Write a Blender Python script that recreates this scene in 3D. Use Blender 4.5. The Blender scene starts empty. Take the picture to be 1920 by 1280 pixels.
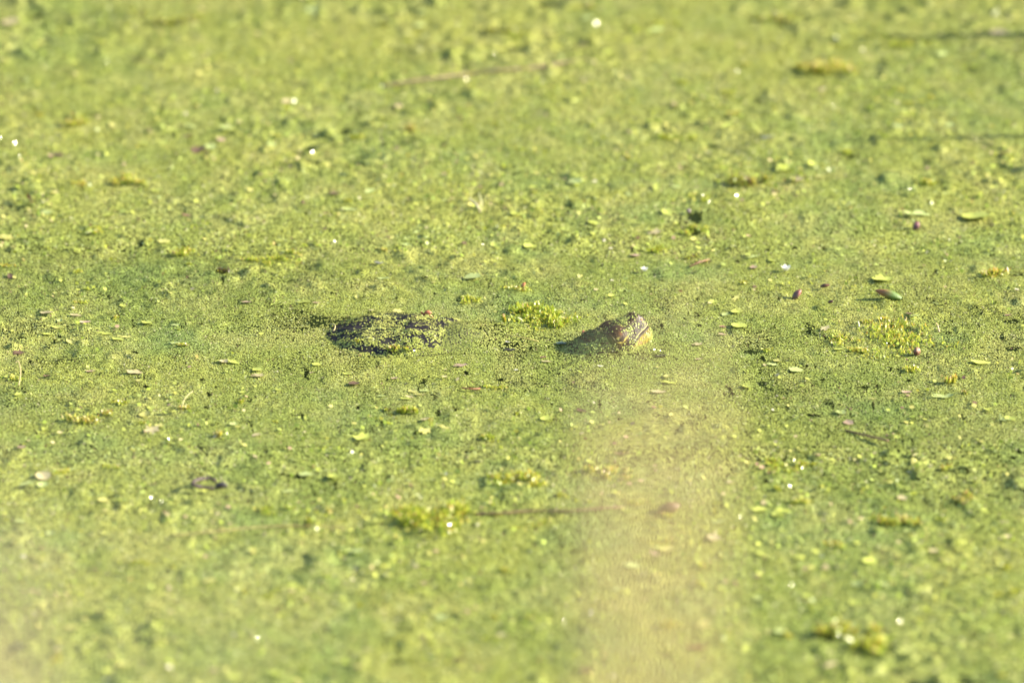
import bpy, math, random
import numpy as np
R = math.radians
sc = bpy.context.scene
C = bpy.context.collection
rng = np.random.default_rng(7)
random.seed(11)

# ------------------------------------------------------------------ camera
DIST, PITCH = 10.0, R(20)
FOCAL = 205.7
cam_d = bpy.data.cameras.new('camera'); cam = bpy.data.objects.new('camera', cam_d); C.objects.link(cam)
CAM = np.array([0.0, -DIST*math.cos(PITCH), DIST*math.sin(PITCH)])
cam.location = CAM; cam.rotation_euler = (R(90)-PITCH, 0, 0)
cam_d.lens = FOCAL; cam_d.sensor_width = 36; cam_d.clip_start = 0.05; cam_d.clip_end = 500
cam_d.dof.use_dof = True; cam_d.dof.focus_distance = 9.97; cam_d.dof.aperture_fstop = 1.95
sc.camera = cam

# ------------------------------------------------------------------ sky and sun
SUN_EL, SUN_AZ = R(25), R(5)          # azimuth measured from +x towards +y
w = bpy.data.worlds.new('World'); sc.world = w; w.use_nodes = True
nt = w.node_tree; bg = nt.nodes['Background']
sky = nt.nodes.new('ShaderNodeTexSky'); sky.sky_type = 'NISHITA'; sky.sun_disc = False
sky.sun_elevation = SUN_EL; sky.sun_rotation = math.pi/2 - SUN_AZ
nt.links.new(sky.outputs[0], bg.inputs[0]); bg.inputs[1].default_value = 0.10
sd = bpy.data.lights.new('sun', 'SUN'); sd.energy = 5.0; sd.angle = R(0.5); sd.color = (1.0, 0.92, 0.74)
sun = bpy.data.objects.new('sun', sd); C.objects.link(sun)
from mathutils import Vector, Matrix
SUNV = Vector((math.cos(SUN_EL)*math.cos(SUN_AZ), math.cos(SUN_EL)*math.sin(SUN_AZ), math.sin(SUN_EL)))
sun.rotation_euler = SUNV.to_track_quat('Z', 'Y').to_euler()
sc.view_settings.view_transform = 'Standard'; sc.view_settings.look = 'None'
sc.view_settings.exposure = 1.73; sc.view_settings.gamma = 1.0
sc.cycles.use_denoising = True
sc.cycles.sample_clamp_indirect = 4

PXM = 36/FOCAL/1920.0                 # tangent per photograph pixel
FWD = np.array([0, math.cos(PITCH), -math.sin(PITCH)]); UP = np.array([0, math.sin(PITCH), math.cos(PITCH)])
def ray(px, py):
    return FWD + np.array([1, 0, 0])*(px-960)*PXM + UP*(640-py)*PXM
def G(px, py, z=0.0):                  # where the sight line of a photo pixel meets height z
    d = ray(px, py); t = (z-CAM[2])/d[2]
    return CAM + d*t
def to_px(x, y, z=0.0):
    vx = x-CAM[0]; vy = y-CAM[1]; vz = z-CAM[2]
    f = vy*FWD[1]+vz*FWD[2]; u = vy*UP[1]+vz*UP[2]
    return 960+vx/f/PXM, 640-u/f/PXM

# ------------------------------------------------------------------ helpers
def tag(o, label=None, cat=None, group=None, kind=None):
    if label: o['label'] = label
    if cat: o['category'] = cat
    if group: o['group'] = group
    if kind: o['kind'] = kind
    return o
def link(name, me, mat, parent=None, smooth=True):
    o = bpy.data.objects.new(name, me); C.objects.link(o)
    if mat and not me.materials: me.materials.append(mat)
    if smooth: me.polygons.foreach_set('use_smooth', np.ones(len(me.polygons), bool))
    if parent: o.parent = parent
    return o
def empty(name, loc=(0, 0, 0), rz=0):
    o = bpy.data.objects.new(name, None); C.objects.link(o); o.location = loc; o.rotation_euler = (0, 0, rz); o.empty_display_size = .02
    return o
def mesh_from(name, verts, faces, fcol=None, vcol=None):
    me = bpy.data.meshes.new(name); me.from_pydata([tuple(v) for v in verts], [], faces); me.update()
    if fcol is not None:
        a = me.attributes.new('tint', 'FLOAT_COLOR', 'FACE'); a.data.foreach_set('color', np.c_[np.asarray(fcol, float), np.ones(len(faces))].ravel())
    if vcol is not None:
        a = me.attributes.new('tint', 'FLOAT_COLOR', 'POINT'); a.data.foreach_set('color', np.c_[np.asarray(vcol, float), np.ones(len(verts))].ravel())
    return me
def _hash(ix, iy, seed):
    h = (ix.astype(np.int64)*374761393 + iy.astype(np.int64)*668265263 + seed*974634777) & 0x7fffffff
    h = ((h ^ (h >> 13))*1274126177) & 0x7fffffff
    return ((h ^ (h >> 16)) & 0xffffff)/float(0xffffff)
def vnoise(x, y, seed=0):
    ix = np.floor(x); iy = np.floor(y); fx = x-ix; fy = y-iy
    fx = fx*fx*(3-2*fx); fy = fy*fy*(3-2*fy)
    a = _hash(ix, iy, seed); b = _hash(ix+1, iy, seed); c = _hash(ix, iy+1, seed); d = _hash(ix+1, iy+1, seed)
    return (a*(1-fx)+b*fx)*(1-fy)+(c*(1-fx)+d*fx)*fy
def fbm(x, y, seed=0, o=3):
    x = np.asarray(x, float); y = np.asarray(y, float); s = 0; t = 0; amp = 1
    for k in range(o):
        s = s+amp*vnoise(x*2**k+k*7.3, y*2**k-k*3.1, seed+k*17); t += amp; amp *= .5
    return s/t

# ------------------------------------------------------------------ materials
def new_mat(name):
    m = bpy.data.materials.new(name); m.use_nodes = True
    n = m.node_tree.nodes; return m, n, m.node_tree.links, n['Principled BSDF'], n['Material Output']
def tint_mat(name, rough=.45, transl=0.0, attr='tint', use_obj=False, vary=.0, spec=.5, bump=0, bscale=400, coat=0):
    m, n, l, b, out = new_mat(name)
    if use_obj:
        s = n.new('ShaderNodeObjectInfo'); col = s.outputs['Color']
    else:
        s = n.new('ShaderNodeAttribute'); s.attribute_name = attr; col = s.outputs['Color']
    tc = n.new('ShaderNodeTexCoord')
    if vary:
        no = n.new('ShaderNodeTexNoise'); no.inputs['Scale'].default_value = 180; no.inputs['Detail'].default_value = 3
        l.new(tc.outputs['Object'], no.inputs['Vector'])
        mr = n.new('ShaderNodeMapRange'); mr.inputs[1].default_value = .3; mr.inputs[2].default_value = .7
        mr.inputs[3].default_value = 1-vary; mr.inputs[4].default_value = 1+vary
        l.new(no.outputs['Fac'], mr.inputs[0])
        hs = n.new('ShaderNodeVectorMath'); hs.operation = 'SCALE'
        l.new(col, hs.inputs[0]); l.new(mr.outputs[0], hs.inputs['Scale']); col = hs.outputs[0]
    l.new(col, b.inputs['Base Color'])
    b.inputs['Roughness'].default_value = rough
    b.inputs['Specular IOR Level'].default_value = spec
    if coat: b.inputs['Coat Weight'].default_value = coat; b.inputs['Coat Roughness'].default_value = .12
    if bump:
        no = n.new('ShaderNodeTexNoise'); no.inputs['Scale'].default_value = bscale; no.inputs['Detail'].default_value = 4
        l.new(tc.outputs['Object'], no.inputs['Vector'])
        bp = n.new('ShaderNodeBump'); bp.inputs['Strength'].default_value = bump; bp.inputs['Distance'].default_value = .001
        l.new(no.outputs['Fac'], bp.inputs['Height']); l.new(bp.outputs[0], b.inputs['Normal'])
    if transl:
        t = n.new('ShaderNodeBsdfTranslucent'); l.new(col, t.inputs['Color'])
        mx = n.new('ShaderNodeMixShader'); mx.inputs[0].default_value = transl
        l.new(b.outputs[0], mx.inputs[1]); l.new(t.outputs[0], mx.inputs[2]); l.new(mx.outputs[0], out.inputs['Surface'])
    return m
M_frond = tint_mat('duckweed_frond', rough=.5, spec=.3)
M_plant = tint_mat('water_plant', rough=.35, transl=.42)
M_leaf = tint_mat('floating_leaf', rough=.35, transl=.15, use_obj=True, vary=.22)
M_glint = tint_mat('glint_facet', rough=.09, use_obj=True, spec=.8)
M_twig = tint_mat('twig_bark', rough=.6, use_obj=True, vary=.35, bump=.6)
M_skin = tint_mat('turtle_skin', rough=.48, spec=.22, bump=.75, bscale=600)
M_reed = tint_mat('dry_reed', rough=.6, use_obj=True, vary=.15)
M_eye = tint_mat('turtle_eye', rough=.06, spec=.8)

def water_mat():
    m, n, l, b, out = new_mat('pond_water')
    b.inputs['Base Color'].default_value = (.020, .028, .009, 1); b.inputs['Roughness'].default_value = .06; b.inputs['IOR'].default_value = 1.33
    no = n.new('ShaderNodeTexNoise'); no.inputs['Scale'].default_value = 90
    tc = n.new('ShaderNodeTexCoord'); l.new(tc.outputs['Object'], no.inputs['Vector'])
    bp = n.new('ShaderNodeBump'); bp.inputs['Strength'].default_value = .15; bp.inputs['Distance'].default_value = .002
    l.new(no.outputs['Fac'], bp.inputs['Height']); l.new(bp.outputs[0], b.inputs['Normal'])
    return m
def farmat():
    m, n, l, b, out = new_mat('distant_duckweed')
    tc = n.new('ShaderNodeTexCoord')
    no = n.new('ShaderNodeTexNoise'); no.inputs['Scale'].default_value = 350; no.inputs['Detail'].default_value = 2
    n2 = n.new('ShaderNodeTexNoise'); n2.inputs['Scale'].default_value = 7; n2.inputs['Detail'].default_value = 6
    l.new(tc.outputs['Object'], no.inputs['Vector']); l.new(tc.outputs['Object'], n2.inputs['Vector'])
    mix = n.new('ShaderNodeMath'); mix.operation = 'ADD'; l.new(no.outputs['Fac'], mix.inputs[0]); l.new(n2.outputs['Fac'], mix.inputs[1])
    cr = n.new('ShaderNodeValToRGB'); l.new(mix.outputs[0], cr.inputs[0])
    mp = n.new('ShaderNodeMapRange'); mp.inputs[1].default_value = .7; mp.inputs[2].default_value = 1.3; l.new(mix.outputs[0], mp.inputs[0]); l.new(mp.outputs[0], cr.inputs[0])
    cr.color_ramp.elements[0].color = (.07, .10, .018, 1); cr.color_ramp.elements[1].color = (.235, .27, .05, 1)
    l.new(cr.outputs[0], b.inputs['Base Color']); b.inputs['Roughness'].default_value = .5
    bp = n.new('ShaderNodeBump'); bp.inputs['Strength'].default_value = .8; bp.inputs['Distance'].default_value = .003
    l.new(mix.outputs[0], bp.inputs['Height']); l.new(bp.outputs[0], b.inputs['Normal'])
    return m

# ------------------------------------------------------------------ pond: water sheet and the far mat
S = 200
water = link('water', mesh_from('water', [(-S, -S, 0), (S, -S, 0), (S, S, 0), (-S, S, 0)], [(0, 1, 2, 3)]), water_mat()); tag(water, kind='structure')
Y0 = G(960, 1400)[1]; Y1 = G(960, -140)[1]
def halfw(y): return (y-CAM[1]*1.0)*0.5*36/FOCAL*1.30*1.04
SIDE = 1.15
h0, h1 = halfw(Y0)+SIDE, halfw(Y1)+SIDE
q = [(-S, -S), (S, -S), (S, S), (-S, S)]; i4 = [(-h0, Y0), (h0, Y0), (h1, Y1), (-h1, Y1)]
fv = [(x, y, .0012) for x, y in q+i4]
far = link('distant_duckweed', mesh_from('distant_duckweed', fv, [(0, 1, 5, 4), (1, 2, 6, 5), (2, 3, 7, 6), (3, 0, 4, 7)]), farmat())
tag(far, 'green sheet of duckweed running on across the pond beyond the thick mat', 'duckweed', kind='stuff')

# ------------------------------------------------------------------ turtle shape functions (metres, world)
SH = G(752, 629)[:2]; SA, SB, SHH = .152, .130, .033
def shell_z(x, y):
    u = (x-SH[0])/SA; v = (y-SH[1])/SB
    r2 = u*u+v*v
    z = SHH*(1-np.clip(r2, 0, 4)**1.15) - .010
    keel = 0
    for c, a in ((0, .0035), (.47, .003), (-.47, .003)):
        keel = keel + a*np.exp(-((v-c)/.07)**2)*(.6+.4*np.cos(u*9+c*3))
    gro = -.0022*np.exp(-((np.abs(v)-.24)/.03)**2)
    for k in (-.75, -.35, .05, .45, .8):
        gro = gro - .0011*np.exp(-((u-k-.06*np.abs(v)-.05*np.sin(7*v+k*5))/.03)**2)
    zz = z + (keel+gro)*np.clip(1.2-r2, 0, 1) + .0012*(fbm(x*260, y*260, 5)-.5)
    return zz + .013*(fbm(x*24, y*30, 8, 3)-.5)
def hump_z(x, y):                       # shoulders and the front of the shell lifting the mat
    z = np.full_like(x, -.02)
    for (px, py, rx, ry, h) in ((890, 636, .10, .075, .022), (985, 648, .10, .05, .005), (800, 662, .06, .03, .007)):
        c = G(px, py); z = np.maximum(z, -.004+(h+.004)*np.exp(-((x-c[0])/rx)**2-((y-c[1])/ry)**2))
    return z

# ------------------------------------------------------------------ duckweed mat
# open or thin patches: photo px, py, radii in photo px, strength
THIN = [(560, 603, 75, 22, .62), (500, 612, 90, 26, .35), (640, 610, 46, 15, 1.0), (600, 606, 46, 13, .92), (655, 640, 40, 12, .7), (690, 660, 75, 14, .42), (640, 640, 60, 16, .35),
        (1303, 411, 18, 14, 1.0), (1299, 437, 18, 10, 1.0), (1285, 425, 22, 18, .5), (1408, 662, 16, 5, .95), (1440, 700, 60, 40, .30), (1460, 735, 40, 10, .55), (1430, 722, 10, 5, 1),
        (1900, 605, 22, 5, .95), (1850, 590, 45, 18, .45), (1885, 640, 40, 12, .35), (1900, 655, 16, 5, .9),
        (960, 655, 17, 4, .95), (1595, 296, 9, 4, .95), (1820, 133, 14, 6, .8), (232, 473, 10, 3, .95), (150, 480, 10, 4, .7),
        (525, 578, 40, 7, .45), (450, 572, 70, 30, .22), (590, 690, 90, 30, .28), (980, 650, 80, 20, .32), (1110, 672, 80, 12, .5), (1190, 672, 60, 9, .5), (710, 668, 80, 8, .6), (1245, 650, 16, 12, .4), (1060, 710, 130, 40, .22),
        (1480, 745, 80, 30, .30), (1750, 665, 60, 18, .25), (1530, 640, 90, 30, .18), (75, 620, 60, 14, .35), (100, 690, 60, 14, .3), (560, 895, 14, 5, .9), (880, 830, 60, 8, .25),
        (1735, 942, 12, 5, .9), (1770, 950, 10, 4, .8), (1745, 1030, 18, 5, .7), (1590, 957, 26, 5, .6), (210, 1080, 20, 5, .6), (745, 1243, 18, 5, .95), (1440, 1262, 14, 5, .7),
        (60, 760, 60, 10, .4), (30, 735, 30, 8, .5), (170, 222, 50, 6, .5), (1085, 770, 8, 5, .6), (890, 728, 22, 3, .6), (660, 732, 200, 30, .12), (1720, 830, 300, 130, .20), (260, 520, 380, 75, .20), (1500, 760, 160, 60, .25), (1800, 640, 160, 60, .18), (120, 780, 160, 50, .15), (1850, 90, 160, 40, .15)]
GREENER_VIGNETTE = [(1720, 850, 330, 160, .42), (1650, 1180, 300, 120, .42), (250, 530, 330, 80, .45), (1850, 120, 250, 90, .5), (120, 40, 160, 60, .5), (700, 820, 400, 90, .5), (500, 900, 300, 60, .4)]  # greener growth patches, with lens vignetting painted in towards the corners
def thin(x, y):
    px, py = to_px(x, y)
    k = np.zeros_like(x)
    wob = (fbm(x*60, y*28, 31)-.5)*1.5
    for (cx, cy, rx, ry, s) in THIN:
        d = ((px-cx)/rx)**2+((py-cy)/ry)**2
        k = np.maximum(k, s*np.clip(1.35-d+wob, 0, 1))
    streak = fbm(x*16, y*9, 77, 4)
    band = np.exp(-((py-700)/240)**2)
    k = np.maximum(k, band*np.clip((streak-.60)*3.0, 0, .5))
    fine = fbm(x*75, y*30, 91, 2)
    k = np.maximum(k, np.clip((fine-.74)*7, 0, .95)*(.35+.65*band))
    return k
def hole(x, y):
    px, py = to_px(x, y); k = np.zeros_like(x)
    for (cx, cy, rx, ry, s_) in THIN:
        if s_ >= .8: k = np.maximum(k, np.exp(-((px-cx)/(rx*1.7+12))**2-((py-cy-4)/(ry*1.5+14))**2))
    return k
def mat_z(x, y):
    a = fbm(x*13, y*13, 3, 3)-.5; b = fbm(x*42, y*42, 9, 2)-.5
    calm = 1-.8*np.exp(-(((x+.05)/.55)**2+((y+.02)/.22)**2))
    lump = np.clip(fbm(x*26+3, y*26, 41, 2)-.62, 0, 1)
    rough = .5+1.0*np.clip((fbm(x*3, y*3, 55, 2)-.40)*3, 0, 1)
    mid = .92-.28*np.exp(-(y/.8)**2)
    return .0008+(1-.93*hole(x, y))*(mid*calm*rough*(.010*a+.0055*b+.030*lump)+.0024)
PAL = np.array([(.250, .295, .058), (.330, .345, .068), (.200, .282, .078), (.400, .385, .115)])
def frond_field(x0, x1, y0, y1, sp, outer=False):
    nx = int((x1-x0)/sp); ny = int((y1-y0)/(sp*.866))
    X, Y = np.meshgrid(np.arange(nx), np.arange(ny))
    x = x0+(X+.5*(Y % 2))*sp; y = y0+Y*sp*.866
    x = x.ravel()+rng.normal(0, .30*sp, x.size); y = y.ravel()+rng.normal(0, .30*sp, y.size)
    keep = (np.abs(x) >= halfw(y)-.01) & (np.abs(x) < halfw(y)+SIDE) if outer else np.abs(x) < halfw(y)
    return x[keep], y[keep]
def frond_mesh(name, x, y, z, nrm, rad, col, sides):
    n = len(x)
    ang = rng.uniform(0, 2*np.pi, n); asp = rng.uniform(.62, .95, n)
    t1 = np.stack([np.cos(ang), np.sin(ang), np.zeros(n)], 1)
    t1 -= nrm*(t1*nrm).sum(1)[:, None]; t1 /= np.linalg.norm(t1, axis=1)[:, None]
    t2 = np.cross(nrm, t1)
    th = np.arange(sides)*2*np.pi/sides
    c = np.stack([x, y, z], 1)
    V = c[:, None, :] + (rad[:, None]*np.cos(th)[None])[:, :, None]*t1[:, None, :] + ((rad*asp)[:, None]*np.sin(th)[None])[:, :, None]*t2[:, None, :]
    me = bpy.data.meshes.new(name)
    me.vertices.add(n*sides); me.vertices.foreach_set('co', V.astype(np.float32).ravel())
    me.loops.add(n*sides); me.loops.foreach_set('vertex_index', np.arange(n*sides, dtype=np.int32))
    me.polygons.add(n); me.polygons.foreach_set('loop_start', np.arange(n, dtype=np.int32)*sides)
    me.update(calc_edges=True)
    a = me.attributes.new('tint', 'FLOAT_COLOR', 'FACE'); a.data.foreach_set('color', np.c_[col, np.ones(n)].astype(np.float32).ravel())
    me.materials.append(M_frond)
    return me
def frond_colour(x, y):
    n = len(x)
    a = np.clip((fbm(x*5, y*4, 101, 4)-.35)*2.6, 0, 1); b = np.clip((fbm(x*17, y*11, 131, 4)-.42)*3.4, 0, 1)
    far = np.clip((y-.2)/2.2, 0, 1)
    a = np.clip(a*.75+.45*far, 0, 1)
    col = PAL[0]*(1-a)[:, None]+PAL[1]*a[:, None]
    cool = np.clip((fbm(x*7+9, y*6, 171, 3)-.5)*4, 0, 1)*(1-.8*far)
    col = col*(1-.6*cool[:, None])+PAL[2]*.6*cool[:, None]
    px, py = to_px(x, y); gk = np.zeros(n)
    for (cx, cy, rx, ry, s_) in GREENER_VIGNETTE: gk = np.maximum(gk, s_*np.exp(-((px-cx)/rx)**2-((py-cy)/ry)**2))
    gk = gk*(.5+fbm(x*6, y*5, 191, 2))
    col = col*(1-gk[:, None])+np.array([.195, .262, .055])*gk[:, None]
    b = b*(1-.7*gk)
    col = col*(1-.5*b[:, None])+PAL[3]*.5*b[:, None]
    col = col*rng.uniform(.72, 1.22, n)[:, None]
    r = rng.random(n)
    col[r < .012] = (.50, .46, .26); col[(r > .012) & (r < .018)] = (.20, .11, .07); col[(r > .018) & (r < .05)] = (.40, .46, .17)
    return col
def build_mat():
    yb0, yb1 = G(0, 840)[1], G(0, 480)[1]
    for k, (ya, yb, sp, r, sides) in enumerate(((Y0, yb0, .0034, .00225, 5), (yb0, yb1, .00222, .00143, 6), (yb1, Y1, .0036, .00240, 5), (Y0, Y1, .0044, .0030, 5))):
        hw = halfw(yb)+(SIDE if k == 3 else 0)
        x, y = frond_field(-hw, hw, ya, yb, sp, k == 3)
        keep = rng.random(len(x)) > thin(x, y)*.97-.0
        x, y = x[keep], y[keep]
        zs = np.maximum(shell_z(x, y), hump_z(x, y))
        base = mat_z(x, y)
        ok = shell_z(x, y) < np.maximum(.001, hump_z(x, y)+.001)
        x, y, zs, base = x[ok], y[ok], zs[ok], base[ok]
        z = np.maximum(base, zs+.0012)+rng.uniform(0, .0011, len(x))
        e = .003
        gx = (np.maximum(mat_z(x+e, y), hump_z(x+e, y))-np.maximum(mat_z(x-e, y), hump_z(x-e, y)))/(2*e)
        gy = (np.maximum(mat_z(x, y+e), hump_z(x, y+e))-np.maximum(mat_z(x, y-e), hump_z(x, y-e)))/(2*e)
        n = np.stack([-gx+rng.normal(0, .12, len(x)), -gy+rng.normal(0, .12, len(x)), np.ones(len(x))], 1); n /= np.linalg.norm(n, axis=1)[:, None]
        rad = rng.uniform(.78, 1.22, len(x))*r
        yield x, y, z, n, rad, frond_colour(x, y), sides
names = ['duckweed_near', 'duckweed_mat', 'duckweed_far', 'duckweed_outer']
labs = ['soft green duckweed mat on the water nearer than the turtle', 'grainy green duckweed mat on the water around the turtle', 'yellowish green duckweed mat on the water well behind the turtle', 'coarser duckweed mat on the water out to both sides of the turtle']
for nm, lb, a in zip(names, labs, build_mat()):
    me = frond_mesh(nm, *a); o = bpy.data.objects.new('duckweed', me); C.objects.link(o); tag(o, lb, 'duckweed', kind='stuff')

# ------------------------------------------------------------------ the turtle
turtle = empty('snapping_turtle', (SH[0], SH[1], 0))
tag(turtle, 'dark brown snapping turtle raising its head and shell through the duckweed', 'turtle')
TL = Vector((SH[0], SH[1], 0))
def grid_mesh(name, fn, col, x0, x1, y0, y1, st, keep):
    xs = np.arange(x0, x1, st); ys = np.arange(y0, y1, st); X, Y = np.meshgrid(xs, ys); Z = fn(X.ravel(), Y.ravel()).reshape(X.shape)
    nx = len(xs); V = np.stack([X.ravel()-TL.x, Y.ravel()-TL.y, Z.ravel()], 1)
    k = keep(X, Y, Z); fs = []
    I, J = np.nonzero(k[:-1, :-1] & k[1:, :-1] & k[:-1, 1:] & k[1:, 1:])
    a = I*nx+J; fs = np.stack([a, a+1, a+nx+1, a+nx], 1)
    used = np.unique(fs); mp = np.zeros(len(V), int); mp[used] = np.arange(len(used))
    return mesh_from(name, V[used], mp[fs].tolist(), vcol=col(X.ravel()[used], Y.ravel()[used], Z.ravel()[used]))
def shell_col(x, y, z):
    n = fbm(x*120, y*120, 61, 3)[:, None]; g = fbm(x*22, y*22, 65, 2)[:, None]
    c = np.array([.019, .015, .017])*(.5+1.0*n)+np.array([.02, .028, .0])*np.clip(g-.45, 0, 1)*2
    return c
sh = link('carapace', grid_mesh('carapace', shell_z, shell_col, SH[0]-.2, SH[0]+.2, SH[1]-.17, SH[1]+.17, .0016, lambda X, Y, Z: Z > -.02), M_skin, turtle)

# head and neck: rings along a bent centre line
HY, HP = R(28), R(23)
F = np.array([math.cos(HP)*math.cos(HY), math.cos(HP)*math.sin(HY), math.sin(HP)])
N = np.array([math.sin(HY), -math.cos(HY), 0.0])
U = np.cross(N, F); U = U/np.linalg.norm(U); U = U if U[2] > 0 else -U
T = np.array([.181, -.030, .0135])
# head stations: f, half width, top, bottom (mm)
ST = [(-16, 32.0, 31, 40), (-8, 32.5, 33, 40), (4, 32, 33.5, 40), (14, 29, 32, 40), (24, 25.5, 30.5, 39), (34, 21.5, 29, 38), (42, 18.5, 27.5, 37), (48, 15.5, 25, 35), (52.5, 12.5, 20.5, 31), (56, 9, 13, 26), (58.2, 5, 5, 19), (59.2, .8, -3, 11)]
NECK = [((.022, -.042, -.052), 24, 20, 20), ((.054, -.043, -.043), 29, 24, 24), ((.085, -.043, -.030), 32, 27, 30), ((.114, -.042, -.0155), 33.5, 29.5, 36), ((.143, -.0385, .001), 33.5, 31, 40)]
rings = []
for p, wd, tp, bt in NECK:
    yw = R(4)+(HY-R(4))*np.clip((p[0]-.09)/.08, 0, 1)*.8; pt = R(14)
    f = np.array([math.cos(pt)*math.cos(yw), math.cos(pt)*math.sin(yw), math.sin(pt)]); n = np.array([math.sin(yw), -math.cos(yw), 0]); u = np.cross(n, f); u = u if u[2] > 0 else -u
    rings.append((np.array(p), n, u, wd, tp, bt, None))
for f_, wd, tp, bt in ST:
    rings.append((T+F*f_*.001, N, U, wd, tp, bt, f_))
def cat(P, t):
    i = int(min(max(math.floor(t), 0), len(P)-2)); s = t-i
    p0 = P[max(i-1, 0)]; p1 = P[i]; p2 = P[i+1]; p3 = P[min(i+2, len(P)-1)]
    return .5*((2*p1)+(-p0+p2)*s+(2*p0-5*p1+4*p2-p3)*s*s+(-p0+3*p1-3*p2+p3)*s**3)
PC = np.array([r[0] for r in rings]); PN = np.array([r[1] for r in rings]); PU = np.array([r[2] for r in rings]); PD = np.array([(r[3], r[4], r[5]) for r in rings])
NR, NA = 300, 220
HV = np.zeros((NR, NA, 3)); HL = np.zeros((NR, NA, 3)); Fv = np.zeros(NR)
for i in range(NR):
    t = (len(rings)-1)*(i/(NR-1))
    if t > len(rings)-2: t = len(rings)-2+(1-(1-(t-len(rings)+2))**1.8)
    c = cat(PC, t); n = cat(PN, t); n /= np.linalg.norm(n); u = cat(PU, t); u -= n*(u@n); u /= np.linalg.norm(u); wd, tp, bt = cat(PD, t)*.001
    for j in range(NA):
        a = 2*math.pi*j/NA; ca, sa = math.cos(a), math.sin(a)
        e = .88
        wd_ = wd*1.07; cx = math.copysign(abs(ca)**e, ca); sx = math.copysign(abs(sa)**e, sa)
        mid = (tp-bt)/2*.35; hh_t = tp-mid; hh_b = bt+mid
        HV[i, j] = c+n*wd_*cx+u*(mid+(sx*hh_t if sa > 0 else sx*hh_b))
HL[..., 0] = (HV-T)@F*1000; HL[..., 1] = (HV-T)@N*1000; HL[..., 2] = (HV-T)@U*1000
def normals(V):
    du = np.zeros_like(V); du[1:-1] = V[2:]-V[:-2]; du[0] = V[1]-V[0]; du[-1] = V[-1]-V[-2]
    dv = np.roll(V, -1, 1)-np.roll(V, 1, 1)
    n = np.cross(dv, du); l = np.linalg.norm(n, axis=2, keepdims=True); n = n/np.maximum(l, 1e-12)
    return n
Nn = normals(HV)
cen = HV.mean(1, keepdims=True)
if ((HV-cen)*Nn).sum() < 0: Nn = -Nn
f, n_, u_ = HL[..., 0], HL[..., 1], HL[..., 2]
def g3(a, b, c, r): return np.exp(-(((f-a)**2+(np.abs(n_)-b)**2+(u_-c)**2)/r**2))
def g3n(a, b, c, ra, rb, rc): return np.exp(-(((f-a)/ra)**2+((np.abs(n_)-b)/rb)**2+((u_-c)/rc)**2))
disp = np.zeros_like(f)
dd = np.sqrt((f+7)**2+((np.abs(n_)-21)*.9)**2+(u_-22)**2)         # jaw-muscle dome behind the eye
disp += 4.6*np.exp(-(dd/16.5)**3) - 1.2*np.exp(-((dd-21)/3.4)**2)
disp += 4.2*g3n(45, 11.5, 26, 9, 5, 4.5)                          # brow over each eye
disp -= 2.6*g3(50, 12.5, 19.5, 4.6)                                   # eye hollow
disp += 1.5*g3(57, 0, 8, 6)                                       # nose
disp -= 2.0*np.exp(-((n_)/4.0)**2)*np.exp(-((f-34)/13)**2)*(u_ > 10)   # furrow between the brows
mu = -1.5+2.2*np.sin(np.clip((f-14)/44, 0, 1)*math.pi*1.0)        # mouth line height
mline = np.clip((f-13)/4, 0, 1)
disp -= 2.6*np.exp(-((u_-mu)/1.05)**2)*mline
disp += 1.7*np.exp(-((u_-mu-3.2)/2.0)**2)*mline+1.3*np.exp(-((u_-mu+3.4)/2.2)**2)*mline
disp += 4.2*np.exp(-((u_+17)/9)**2)*np.exp(-((f-46)/15)**2)       # full throat
wr = fbm(f*.17+.05*u_, (u_+n_)*.045, 201, 3)
neckm = np.clip((-f-8)/18, 0, 1)
disp += neckm*(.7*np.sin(f*.62+3*fbm(u_*.05, n_*.05, 12))+5*(wr-.5))
tub = fbm(f*.42, u_*.42+n_*.3, 222, 2)
disp += (neckm*2.6+.15)*np.clip(tub-.58, 0, 1)*4
disp += .5*(fbm(f*.9, u_*.9+n_*.7, 240, 2)-.5)
# bony cheek plate edges
disp -= .9*np.exp(-((f-22-.25*(u_-8))/1.0)**2)*np.clip((u_-4)/4, 0, 1)
taper = np.clip((59.5-f)/4, 0, 1)
HV2 = HV+Nn*(disp*taper*.001)[..., None]
# colour
n1 = fbm(f*.13, u_*.13+n_*.1, 300, 4)[..., None]; n2 = fbm(f*.5, u_*.5+n_*.4, 310, 3)[..., None]
col = np.array([.028, .017, .010])*(.4+1.2*n1)*np.ones(f.shape+(1,))
def mixc(col, c, k): k = np.clip(k, 0, 1)[..., None]; return col*(1-k)+np.array(c)*k
cheek = np.clip((f-15)/9, 0, 1)*np.clip((20-u_)/7, 0, 1)*np.clip((u_+7)/4, 0, 1)
col = mixc(col, (.026, .020, .017), cheek*(.55+.6*(n2[..., 0]-.3)))
domek = np.exp(-(dd/17)**4)
col = mixc(col, (.038, .022, .011), domek*.8)
def spot(df, du, rf, ru, slope=0): return np.exp(-(((f+7-df)/rf)**2+((u_-22-du-slope*(f+7-df))/ru)**2))*(np.abs(n_) > 8)
col = mixc(col, (.20, .09, .03), spot(5, 1, 2.8, 2.4)*.8)
col = mixc(col, (.40, .32, .08), spot(-3.5, -2, 3.4, 1.0))
col = mixc(col, (.012, .008, .006), spot(-1.5, -6, 3.0, 2.2))
col = mixc(col, (.012, .008, .006), spot(4.5, -6, 2.4, 2.0))
col = mixc(col, (.46, .38, .08), spot(-4, -8.5, 5.0, 1.2, -.45))
col = mixc(col, (.46, .38, .08), spot(7, -8.5, 4.2, 1.3, .35))
col = mixc(col, (.012, .008, .006), spot(0, -14.5, 9, 1.8))
rim = np.exp(-((dd-18.5)/1.3)**2)*np.clip((fbm(f*.3, u_*.3, 350, 2)-.45)*6, 0, 1)
col = mixc(col, (.32, .28, .06), rim*.7)
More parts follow.
